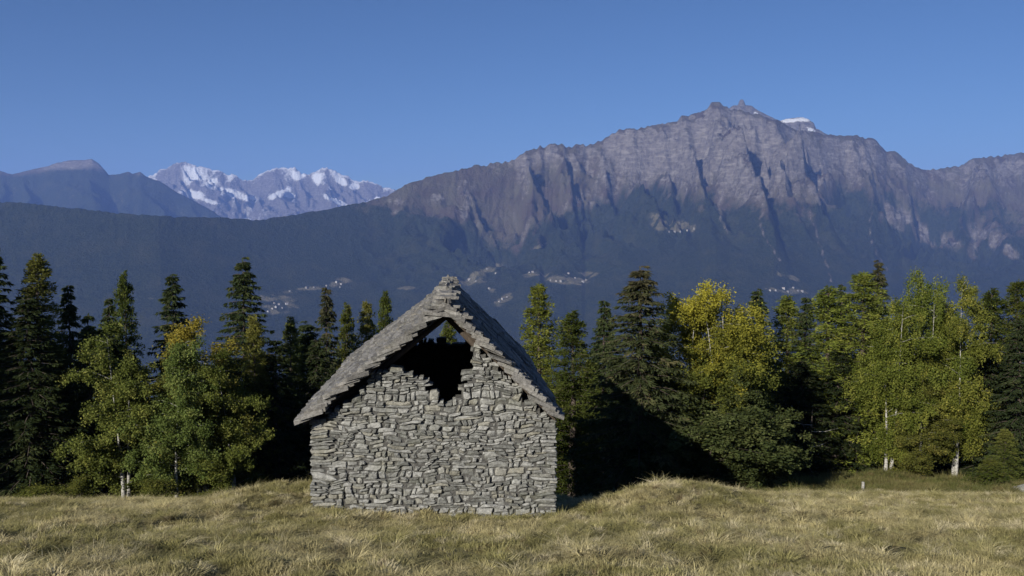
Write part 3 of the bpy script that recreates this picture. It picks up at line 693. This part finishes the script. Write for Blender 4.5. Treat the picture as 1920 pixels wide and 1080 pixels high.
VAR = {'spruce0': conifer('spruce', 1, 9.0, 1.75, 'spruce'), 'spruce1': conifer('spruce', 2, 8.0, 1.5, 'spruce'), 'spruce2': conifer('spruce', 3, 9.5, 2.4, 'spruce'), 'spruce3': conifer('spruce', 4, 5.0, 1.3, 'spruce'),
       'larch0': conifer('larch', 5, 9.0, 1.5, 'larch'), 'larch1': conifer('larch', 6, 8.0, 1.55, 'larch'), 'larch2': conifer('larch', 7, 9.5, 2.0, 'larch'),
       'birch0': broadleaf('birch', 8, 7.5, 1.5, 2, .08, .5, 1.1), 'birch1': broadleaf('birch', 9, 9.0, 1.6, 2, .16, .8, 1.2), 'birch2': broadleaf('birch', 10, 9.5, 1.9, 3, .18, .9, 1.25),
       'birch3': broadleaf('birch', 11, 9.0, 1.9, 3, .10, .5, 1.3), 'birch4': broadleaf('birch', 12, 7.0, 1.5, 2, .08, .4),
       'shrub0': broadleaf('shrub', 13, 1.2, .55, 3, .05, .1, .35, .06), 'alder0': broadleaf('alder', 14, 5.5, 1.9, 3, .04, .3, .8, .10)}
_cache = {}
def mesh_with(me, mat):
    k = (me.name, mat.name)
    if k not in _cache:
        c = me if not me.materials else me.copy()
        c.materials.clear(); c.materials.append(mat); _cache[k] = c
    return _cache[k]
NTREE = 0
def tree(name, var, leafmat, px, d, top=None, half=None, label='', cat='tree', group=None, color=(1, 1, 1), bark='bark', h=None, lean=0.0):
    """A tree that stands on the ground at depth d in the direction px, its tip at picture height top, its crown half px wide."""
    global NTREE
    NTREE += 1
    x = tans(px, 850)[0] * d; z = float(gz(x, d)); tm, cm, H, R0 = VAR[var]
    if h is None: h = tans(px, top)[1] * d - z
    sz = h / H; sx = sz if half is None else (half * (1.4 if 'rch' not in var[1:] or var[0] == 'l' else 1.05) * (1.0 if half < 110 else .8) / F * d) / R0
    e = link(name, None); e.location = (x, d, z); e.rotation_euler = (lean * .5, lean, NTREE * 2.399 % 6.283); e.scale = (sx, sx, sz)
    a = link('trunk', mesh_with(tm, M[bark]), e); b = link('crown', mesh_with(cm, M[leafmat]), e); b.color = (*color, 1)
    tag(e, label, cat, group); return e

GL, GR, GH = 'trees at the left edge of the meadow', 'trees right of the hut', 'tree tops behind the hut'
# left of the hut
tree('spruce_tree', 'spruce0', 'spruce', -4, 36, 452, 70, 'tall dark spruce cut off by the left picture edge', 'tree', GL)
tree('larch_tree', 'larch0', 'larch_gold', 80, 37, 478, 66, 'dark larch with a yellowish tip near the left picture edge', 'tree', GL, (.62, .65, .65))
tree('spruce_tree', 'spruce1', 'spruce', 136, 39, 538, 50, 'dark spruce just right of the yellow tipped larch at far left', 'tree', GL)
tree('spruce_tree', 'spruce3', 'spruce', 172, 36, 592, 46, 'short black spruce left of the leftmost birch', 'tree', GL)
tree('spruce_tree', 'spruce1', 'spruce', 212, 43, 562, 44, 'lower dark spruce left of the slim larch above the leftmost birch', 'tree', GL)
tree('larch_tree', 'larch1', 'larch', 241, 42, 515, 42, 'slim dull green larch rising behind the leftmost birch', 'tree', GL, (.6, .68, .7))
tree('spruce_tree', 'spruce0', 'spruce', 331, 41, 518, 66, 'pointed dark spruce between the slim larch and the orange topped birch', 'tree', GL)
tree('spruce_tree', 'spruce2', 'spruce', 462, 40, 486, 86, 'largest dark spruce left of the hut with broad layered branches', 'tree', GL)
tree('larch_tree', 'larch1', 'larch_gold', 480, 36.5, 596, 44, 'small yellow green larch in front of the largest left spruce', 'tree', GL, (.85, .85, .8))
tree('larch_tree', 'larch0', 'larch', 548, 43, 596, 40, 'bright green larch between the largest left spruce and the hut', 'tree', GL)
tree('birch_tree', 'birch0', 'birch', 232, 33.5, 612, 78, 'leftmost birch with a round yellow green crown', 'tree', GL, (.92, .92, .9), 'birch_bark')
tree('birch_tree', 'birch4', 'birch', 322, 32.8, 634, 66, 'pale green birch in front between leftmost and orange topped birch', 'tree', GL, (.85, .95, 1.05), 'birch_bark')
tree('birch_tree', 'birch1', 'birch_orange', 380, 34.5, 584, 86, 'birch with an orange yellow top left of the hut', 'tree', GL, (.9, .9, .9), 'birch_bark')
tree('birch_tree', 'birch0', 'birch', 440, 33.8, 660, 64, 'birch with loose sunlit sprays nearest the hut on its left', 'tree', GL, (.85, .85, .8), 'birch_bark')
tree('spruce_tree', 'spruce1', 'spruce', 520, 37, 640, 70, 'dark spruce in shade between the birches and the hut', 'tree', GL, (.7, .7, .7))  # shade is put into the crown colour: needles tinted darker
tree('spruce_tree', 'spruce0', 'spruce', 60, 34, 560, 90, 'black shaded spruce under the yellow tipped larch at far left', 'tree', GL, (.7, .7, .7))  # grey tint paints the shade onto this crown
# behind the hut
tree('spruce_tree', 'spruce1', 'spruce_cone', 616, 42, 542, 44, 'narrow dark spruce just above the left roof slope', 'tree', GH)
tree('larch_tree', 'larch1', 'larch', 653, 44, 574, 38, 'small green larch right of the narrow spruce above the left roof slope', 'tree', GH, (.75, .75, .75))
tree('larch_tree', 'larch2', 'larch_gold', 690, 45, 562, 46, 'rounded yellowish larch touching the left roof slope', 'tree', GH, (.85, .85, .8))
tree('larch_tree', 'larch0', 'larch', 724, 47, 548, 34, 'slender green larch closest to the ridge above the left roof slope', 'tree', GH, (.7, .75, .7))
tree('larch_tree', 'larch1', 'larch', 843, 48, 603, 44, 'larch tip seen through the hole in the hut gable', 'tree', GH, (.85, .85, .8))
tree('spruce_tree', 'spruce1', 'spruce', 596, 38, 640, 60, 'shaded spruce directly behind the left eave of the hut', 'tree', GH, (.7, .7, .7))  # crown tint darkened to stand in for shade behind the eave
# right of the hut
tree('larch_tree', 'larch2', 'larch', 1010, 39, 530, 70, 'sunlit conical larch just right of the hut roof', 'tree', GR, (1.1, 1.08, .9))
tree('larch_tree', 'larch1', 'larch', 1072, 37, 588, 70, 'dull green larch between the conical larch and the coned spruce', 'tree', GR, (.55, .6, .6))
tree('spruce_tree', 'spruce1', 'spruce', 1132, 42, 566, 52, 'dark spruce tip left of the great coned spruce', 'tree', GR)
tree('spruce_tree', 'spruce2', 'spruce_cone', 1198, 32, 502, 150, 'great spruce with brown cones in its top behind the grassy mound', 'tree', GR, (1.15, 1.1, 1.05))
tree('birch_tree', 'birch3', 'birch_yellow', 1292, 34.2, 530, 92, 'left of two bright yellow birches beside the great spruce', 'tree', GR, (1, 1, 1), 'birch_bark')
tree('birch_tree', 'birch2', 'birch_yellow', 1358, 33.6, 518, 100, 'right and taller of two bright yellow birches beside the great spruce', 'tree', GR, (1, 1, .95), 'birch_bark')
tree('alder_tree', 'alder0', 'alder', 1310, 31.8, 720, 105, 'dark bushy alder under the two yellow birches', 'tree', GR, (.95, 1.0, .7))
tree('alder_tree', 'alder0', 'alder', 1412, 32.8, 700, 70, 'smaller dark alder right below the taller yellow birch', 'tree', GR, (.8, .85, .6))
tree('spruce_tree', 'spruce0', 'spruce', 1415, 41, 545, 60, 'dark spruce tip directly right of the two yellow birches', 'tree', GR)
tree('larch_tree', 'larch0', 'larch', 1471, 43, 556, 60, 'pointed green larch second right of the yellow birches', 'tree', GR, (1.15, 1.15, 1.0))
tree('spruce_tree', 'spruce1', 'spruce', 1506, 42.5, 560, 46, 'slim dark spruce between two green larches', 'tree', GR)
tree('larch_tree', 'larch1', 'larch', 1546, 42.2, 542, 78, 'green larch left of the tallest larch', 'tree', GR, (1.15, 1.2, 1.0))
tree('spruce_tree', 'spruce1', 'spruce', 1572, 46, 536, 36, 'dark spruce tip peeping between the two tall green larches', 'tree', GR)
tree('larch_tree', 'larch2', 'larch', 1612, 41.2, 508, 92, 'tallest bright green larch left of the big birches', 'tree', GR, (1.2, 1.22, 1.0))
tree('spruce_tree', 'spruce0', 'spruce_cone', 1638, 46, 492, 50, 'spruce with a brown coned tip above the tallest larch', 'tree', GR)
tree('birch_tree', 'birch1', 'birch', 1668, 39.0, 548, 60, 'white stemmed birch on the left of the big birch group', 'tree', GR, (.95, .95, .75), 'birch_bark')
tree('birch_tree', 'birch2', 'birch', 1738, 40.5, 492, 66, 'tallest birch in the middle of the big birch group', 'tree', GR, (.88, .92, .75), 'birch_bark')
tree('birch_tree', 'birch1', 'birch', 1790, 39.6, 508, 60, 'yellowish birch on the right of the big birch group', 'tree', GR, (1.0, .93, .75), 'birch_bark')
tree('birch_tree', 'birch4', 'larch', 1722, 38.6, 720, 60, 'low bright green young birch in front of the big birch group', 'tree', GR, (.95, .85, .85), 'birch_bark')
tree('larch_tree', 'larch1', 'larch', 1850, 42, 546, 60, 'shaded larch right of the big birch group', 'tree', GR, (.5, .55, .55))  # shade painted in: larch needles multiplied darker
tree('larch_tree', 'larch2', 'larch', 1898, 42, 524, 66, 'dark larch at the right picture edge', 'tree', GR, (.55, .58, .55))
tree('spruce_tree', 'spruce0', 'spruce', 1905, 38.5, 600, 60, 'shaded spruce in front of the dark larch at the right edge', 'tree', GR, (.8, .8, .85))  # slightly darkened crown tint carries the painted shade
tree('spruce_tree', 'spruce1', 'spruce', 1500, 40, 680, 70, 'black shaded spruce behind the thin bare tree', 'tree', GR, (.6, .6, .6))  # darkened copy of the spruce needles, wood shade painted into the tint
tree('spruce_tree', 'spruce1', 'spruce', 1570, 41, 660, 80, 'black shaded spruce left of the white birch stems', 'tree', GR, (.6, .6, .6))  # shade of the wood is in the darker needle tint
tree('spruce_tree', 'spruce1', 'spruce', 1845, 40.6, 650, 70, 'black shaded spruce behind the small table shaped larch', 'tree', GR, (.6, .6, .6))  # needles tinted dark, a painted shade on top of the real one
# small trees and bushes
tree('young_larch', 'larch1', 'larch_gold', 1884, 35.5, 806, 34, 'small bushy topped young larch on a bare stem at right', 'sapling', None, (.9, .95, .9))
tree('young_spruce', 'spruce3', 'larch_gold', 1858, 33.2, 860, 40, 'small olive spruce sapling beside the boulder at right', 'sapling', None, (.6, .66, .6))
tree('young_spruce', 'spruce3', 'spruce', 1492, 38.0, 874, 14, 'tiny spruce sapling left of the thin bare tree', 'sapling')
for px, d, top, half, lab in ((75, 31, 912, 34, 'low leafy bush at the meadow edge under the far left trees'), (145, 31.4, 896, 16, 'upright leafy bush left of the leftmost birch'),
                              (298, 31.2, 900, 24, 'leafy bush at the foot of the front birch'), (382, 31.3, 922, 20, 'lowest leafy bush right below the orange topped birch'), (440, 30.6, 926, 18, 'small bush nearest the hut on the left meadow edge')):
    tree('leafy_bush', 'shrub0', 'birch', px, d, top, half, lab, 'bush', 'bushes along the left meadow edge', (.8, .75, .7))

# trees of the same wood that stand just left of the picture and shade it
for i, (x, y, h) in enumerate(((-26, 24, 11), (-24.4, 26, 11), (-28, 22.5, 12), (-25.5, 28.5, 11), (-29, 26, 12))):
    e = tree('spruce_tree', 'spruce%d' % (i % 3), 'spruce', 960 + F * x / y, y, h=h, label='tall dark spruce of the wood beyond the left picture edge', group=GL)

# the dense wood down the slope behind the first trees
def instancer(name, pts, rots, scl, idx, srcs, kind_label):
    """One object: real meshes set on points by geometry nodes."""
    me = bpy.data.meshes.new(name + '_points'); me.vertices.add(len(pts)); me.vertices.foreach_set('co', np.asarray(pts, np.float32).ravel()); me.update()
    a = me.attributes.new('rot', 'FLOAT_VECTOR', 'POINT'); a.data.foreach_set('vector', np.asarray(rots, np.float32).ravel())
    a = me.attributes.new('scl', 'FLOAT_VECTOR', 'POINT'); a.data.foreach_set('vector', np.asarray(scl, np.float32).ravel())
    a = me.attributes.new('idx', 'INT', 'POINT'); a.data.foreach_set('value', np.asarray(idx, np.int32))
    src = bpy.data.collections.new(name + '_source')
    for k, m in enumerate(srcs):
        src.objects.link(bpy.data.objects.new('%s_%02d' % (name, k), m))
    ng = bpy.data.node_groups.new(name + '_nodes', 'GeometryNodeTree')
    ng.interface.new_socket('Geometry', in_out='INPUT', socket_type='NodeSocketGeometry'); ng.interface.new_socket('Geometry', in_out='OUTPUT', socket_type='NodeSocketGeometry')
    N = ng.nodes; gi, go = N.new('NodeGroupInput'), N.new('NodeGroupOutput'); ip = N.new('GeometryNodeInstanceOnPoints'); ci = N.new('GeometryNodeCollectionInfo')
    ci.inputs['Collection'].default_value = src; ci.inputs['Separate Children'].default_value = True; ci.inputs['Reset Children'].default_value = True
    def na(nm, ty):
        q = N.new('GeometryNodeInputNamedAttribute'); q.data_type = ty; q.inputs[0].default_value = nm; return [s for s in q.outputs if s.enabled and s.name == 'Attribute'][0]
    L = ng.links.new; L(gi.outputs[0], ip.inputs['Points']); L(ci.outputs[0], ip.inputs['Instance']); ip.inputs['Pick Instance'].default_value = True
    L(na('idx', 'INT'), ip.inputs['Instance Index']); L(na('rot', 'FLOAT_VECTOR'), ip.inputs['Rotation']); L(na('scl', 'FLOAT_VECTOR'), ip.inputs['Scale']); L(ip.outputs[0], go.inputs[0])
    o = link(name, me); md = o.modifiers.new('scatter', 'NODES'); md.node_group = ng
    tag(o, kind_label[0], kind_label[1], kind='stuff'); return o
rng = np.random.default_rng(5); P = []
for k in range(20000):
    y = 38 + 60 * rng.random() ** 1.6; x = rng.uniform(-.74, .74) * y
    if x > 1 and y < 44.5: continue
    if all((x - q[0]) ** 2 + (y - q[1]) ** 2 > 2.6 + .05 * (y - 40) for q in P): P.append((x, y))
    if len(P) > 330: break
P = np.array(P); n = len(P); zg = gz(P[:, 0], P[:, 1]); tp = rng.uniform(625, 720, n)
sc = np.clip((-(tp - 440) / F * P[:, 1] - zg) / 9.0, .45, 1.25)
def joined(var, leafmat):
    tm, cm, H, R0 = VAR[var]; me = cm.copy(); me.materials.clear(); me.materials.append(M[leafmat]); return me
instancer('dense_wood', np.column_stack([P, gz(P[:, 0], P[:, 1])]), np.column_stack([np.zeros((n, 2)), rng.uniform(0, 6.28, n)]), np.column_stack([sc * 1.35, sc * 1.35, sc]), rng.integers(0, 4, n),
          [joined('spruce0', 'spruce'), joined('spruce1', 'spruce'), joined('spruce2', 'spruce'), joined('larch1', 'larch')], ('dense dark conifer wood dropping away behind the first trees', 'wood'))

# ------------------------------------------------------------------ grass
def tuft(seed, n, h, spreadr, lean, w):
    R = random.Random(seed); V, Fc = [], []
    for i in range(n):
        a = R.uniform(0, 6.28); r = spreadr * math.sqrt(R.random()); bx, by = r * math.cos(a), r * math.sin(a)
        a2 = a + R.gauss(0, .9); hh = h * R.uniform(.5, 1.15); ln = lean * R.uniform(.3, 1.3) * hh; dx, dy = math.cos(a2), math.sin(a2); a3 = R.uniform(0, 6.28); wx, wy = math.cos(a3) * w, math.sin(a3) * w
        k = len(V); m = (bx + dx * ln * .35, by + dy * ln * .35, hh * .6); t = (bx + dx * ln, by + dy * ln, hh * (1 - .35 * min(1, ln / hh * .5)))
        V += [(bx - wx, by - wy, -.02), (bx + wx, by + wy, -.02), (m[0] + wx * .8, m[1] + wy * .8, m[2]), (m[0] - wx * .8, m[1] - wy * .8, m[2]), t]
        Fc += [(k, k + 1, k + 2, k + 3), (k + 3, k + 2, k + 4)]
    g = Geo(); g.add(V, Fc); return g
def tufts(mat): return [tuft(s, n, h, r, l, w).mesh('tuft', M[mat]) for s, n, h, r, l, w in
        ((1, 34, .10, .12, .9, .004), (2, 30, .13, .11, 1.2, .004), (3, 38, .085, .14, 1.5, .005), (4, 24, .16, .09, .7, .0035), (5, 42, .07, .15, 1.3, .005), (6, 14, .26, .06, .45, .003))]
def scatter(n, x0, x1, y0, y1, seed):
    r = np.random.default_rng(seed); y = y0 + (y1 - y0) * r.random(n) ** 1.15; x = r.uniform(x0, x1, n) * 1.0
    ok = np.abs(x) < .66 * y + 2; x, y = x[ok], y[ok]
    # not inside the hut
    dx, dy = x - HX, y - HY; lx, ly = dx * CR + dy * SR, -dx * SR + dy * CR
    ok = ~((lx > WL + .02) & (lx < WR - .02) & (ly > -.01) & (ly < LEN)); return x[ok], y[ok], r
x, y, r = scatter(210000, -22, 22, 8.5, 32.5, 9)
edge = np.where(x > 3, 31.6, 32.0) + .5 * gnoise(x * .6, x * 0, 4); ok = y < edge; x, y = x[ok], y[ok]
cl = fbm(x * .9, y * .9, 3, 61); cl2 = fbm(x * 2.6, y * 2.6, 2, 67)
ok = (cl2 + .6 * cl > -.28) | (r.random(len(x)) < .14); x, y, cl, cl2 = x[ok], y[ok], cl[ok], cl2[ok]
wx_ = r.uniform(WL - .1, WR + .1, 700); wy_ = -.03 - .3 * r.random(700) ** 1.5
x = np.concatenate([x, HX + wx_ * CR - wy_ * SR]); y = np.concatenate([y, HY + wx_ * SR + wy_ * CR]); cl = np.concatenate([cl, .7 + .9 * gnoise(wx_ * 1.7, wx_ * 0, 3)]); cl2 = np.concatenate([cl2, .5 + .8 * gnoise(wx_ * 5, wx_ * 0, 7)])
n = len(x); s = np.clip(.60 + .36 * cl + .38 * cl2, .28, 1.15) * r.uniform(.7, 1.25, n); idx = r.choice(6, n, p=[.24, .14, .29, .05, .27, .01])
instancer('grass', np.column_stack([x, y, gz(x, y)]), np.column_stack([r.normal(size=(n, 2)) * .2, r.uniform(0, 6.28, n)]), np.column_stack([s, s, s * r.uniform(.7, 1.2, n)]), idx, tufts('grass'), ('dry straw and olive grass of the sunny meadow', 'grass'))
x, y, r = scatter(15000, -22, 22, 8.5, 31.0, 29)
ok = fbm(x * .5, y * .5, 3, 71) + .5 * gnoise(x * 2, y * 2, 5) > -.15; x, y = x[ok], y[ok]; n = len(x); s = r.uniform(.5, 1.25, n)
instancer('grass_tussocks', np.column_stack([x, y, gz(x, y)]), np.column_stack([r.normal(size=(n, 2)) * .15, r.uniform(0, 6.28, n)]), np.column_stack([s, s, s * r.uniform(.4, .85, n)]), r.integers(0, 3, n),
          [tuft(40 + q, 110, .20, .07, 1.5 + .3 * q, .0045).mesh('tussock', M['grass']) for q in range(3)], ('matted straw coloured grass tussocks in the meadow', 'grass'))
x, y, r = scatter(60000, 2, 30, 31.2, 41.5, 19)
n = len(x); s = np.clip(1.15 + .7 * fbm(x * .7, y * .7, 3, 63), .4, 2.2) * r.uniform(.7, 1.3, n); idx = r.choice(6, n, p=[.2, .24, .16, .24, .1, .06])
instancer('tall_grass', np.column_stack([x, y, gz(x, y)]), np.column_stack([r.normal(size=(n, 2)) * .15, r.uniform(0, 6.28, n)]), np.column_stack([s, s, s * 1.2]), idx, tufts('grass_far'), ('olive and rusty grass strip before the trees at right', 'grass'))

# ------------------------------------------------------------------ small things at the forest edge
g = Geo(); R = random.Random(3)
g.tube([(0, 0, -.2), (.02, 0, .9), (-.03, .02, 1.9), (.0, .03, 2.6), (.03, 0, 3.3)], [.055, .045, .04, .03, .012], 7)
e = link('bare_tree', None); x = tans(1521, 850)[0] * 39; e.location = (x, 39, float(gz(x, 39))); link('trunk', g.mesh('bare_trunk', M['bark'], True), e)
for z, a, l in ((1.5, .3, .9), (1.9, 2.8, .8), (2.2, -.4, 1.1), (2.5, 3.4, .9), (2.9, .9, .6)):
    g = Geo(); g.tube([(0, 0, z), (math.cos(a) * l * .5, math.sin(a) * l * .5, z + .05), (math.cos(a) * l, math.sin(a) * l, z + .22 * l), ], [.016, .011, .003], 4)
    g.tube([(math.cos(a) * l * .5, math.sin(a) * l * .5, z + .05), (math.cos(a + .6) * l * .8, math.sin(a + .6) * l * .8, z - .1)], [.008, .002], 3)
    link('twig', g.mesh('twig', M['birch_bark'], True), e)
tag(e, 'thin bare dead tree with pale twigs before the black wood', 'tree')
x = tans(1617, 900)[0] * 31.6; g = Geo(); g.tube([(0, 0, -.2), (.01, 0, .2), (.0, .01, .42)], [.06, .055, .05], 8)
o = link('fence_post', g.mesh('fence_post', M['birch_bark'])); o.location = (x, 31.6, float(gz(x, 31.6))); o.rotation_euler = (.05, .06, 0); tag(o, 'short pale weathered wooden post at the meadow edge', 'post')
g = Geo(); rr = np.random.default_rng(8)
V = []; Fc = []; nn = 9
for k, (z, q) in enumerate(((-.15, 1.0), (.08, 1.04), (.22, .8), (.31, .4))):
    for i in range(nn):
        a = 6.283 * i / nn; s_ = q * (1 + .16 * rr.normal()); V.append((math.cos(a) * .55 * s_, math.sin(a) * .35 * s_, z + .03 * rr.normal()))
for k in range(3):
    for i in range(nn): Fc.append((k * nn + i, k * nn + (i + 1) % nn, (k + 1) * nn + (i + 1) % nn, (k + 1) * nn + i))
Fc.append(tuple(range(3 * nn, 4 * nn))); g = Geo(); g.add(V, Fc)
x = tans(1914, 922)[0] * 31.8; o = link('boulder', g.mesh('boulder', M['stone'])); o.location = (x, 31.8, float(gz(x, 31.8)) + .02); tag(o, 'grey boulder lying in the grass at the right picture edge', 'boulder')

# ------------------------------------------------------------------ villages on the far slope
t = NT('house_plaster'); M['plaster'] = t.principled(t.mix(t.n('ShaderNodeObjectInfo').outputs['Random'], (0.20, 0.19, 0.17), (0.45, 0.435, 0.41)), 0.8)
t = NT('house_roof'); M['houseroof'] = t.principled(t.mix(t.n('ShaderNodeObjectInfo').outputs['Random'], (0.22, 0.2, 0.19), (0.36, 0.3, 0.26)), 0.8)
def house_mesh(w, l, h, rise):
    g = Geo(); a, b = w / 2, l / 2
    V = [(-a, -b, -6), (a, -b, -6), (a, b, -6), (-a, b, -6), (-a, -b, h), (a, -b, h), (a, b, h), (-a, b, h), (0, -b, h + rise), (0, b, h + rise)]
    g.add(V, [(0, 1, 5, 8, 4), (1, 2, 6, 5), (2, 3, 7, 9, 6), (3, 0, 4, 7)])
    o_ = .8; V = [(-a - o_, -b - o_, h - .5), (0, -b - o_, h + rise + .3), (a + o_, -b - o_, h - .5), (-a - o_, b + o_, h - .5), (0, b + o_, h + rise + .3), (a + o_, b + o_, h - .5)]
    nf = len(g.f); g.add(V, [(0, 1, 4, 3), (1, 2, 5, 4)])
    me = g.mesh('house', M['plaster']); me.materials.append(M['houseroof'])
    for i in range(nf, len(g.f)): me.polygons[i].material_index = 1
    return me
HM = [house_mesh(8, 10, 6, 2.5), house_mesh(7, 9, 5, 2.5), house_mesh(10, 14, 7, 3)]
VILL = [('tiny pale house in the hamlet left of the hut roof', 'hamlet houses left of the hut', [(503, 586), (510, 580), (518, 577), (524, 573), (530, 579), (537, 572), (516, 570)]),
        ('tiny pale house along the road at the upper left clearing', 'houses along the left valley road', [(545, 547), (575, 541), (590, 540), (612, 538), (632, 531), (640, 534), (637, 540)]),
        ('tiny pale house in the clearings just right of the hut ridge', 'houses right of the ridge', [(879, 526), (893, 528), (912, 508), (918, 543), (930, 514), (936, 568), (943, 563), (950, 558)]),
        ('tiny white house in the scattered village above the conical larch', 'scattered village houses', [(992, 512), (998, 511), (1033, 527), (1042, 529), (1050, 528), (1066, 514), (1079, 523), (1092, 529), (1100, 527)]),
        ('tiny house along the lower edge of the brown pasture', 'houses on the brown pasture', [(1255, 435), (1265, 436), (1275, 435), (1288, 434), (1300, 431)]),
        ('tiny pale house in the village above the green larches', 'village houses above the larches', [(1446, 546), (1456, 547), (1470, 543), (1478, 548), (1496, 547), (1505, 549), (1488, 541)])]
k = 0
for lab, grp, pts in VILL:
    for px, py in pts:
        p_ = on_mountain(px, py); o = link('house', HM[k * 7 % 3]); o.location = (p_[0], p_[1], p_[2] - 1); o.rotation_euler = (0, 0, k * 1.7); tag(o, lab, 'house', grp); k += 1

# ------------------------------------------------------------------ haze: the air of the valley
g = Geo(); g.box((0, 9500, 150), 14500, 12500, 1500)
hz = NT('haze_air'); v = hz.n('ShaderNodeVolumePrincipled'); v.inputs['Color'].default_value = (0.27, 0.44, 1.0, 1); v.inputs['Density'].default_value = 4.8e-5; v.inputs['Anisotropy'].default_value = 0.0
hz.l(v.outputs[0], hz.out.inputs['Volume'])
tag(link('haze', g.mesh('haze', hz.m)), 'thin blue haze filling the valley air', kind='stuff')
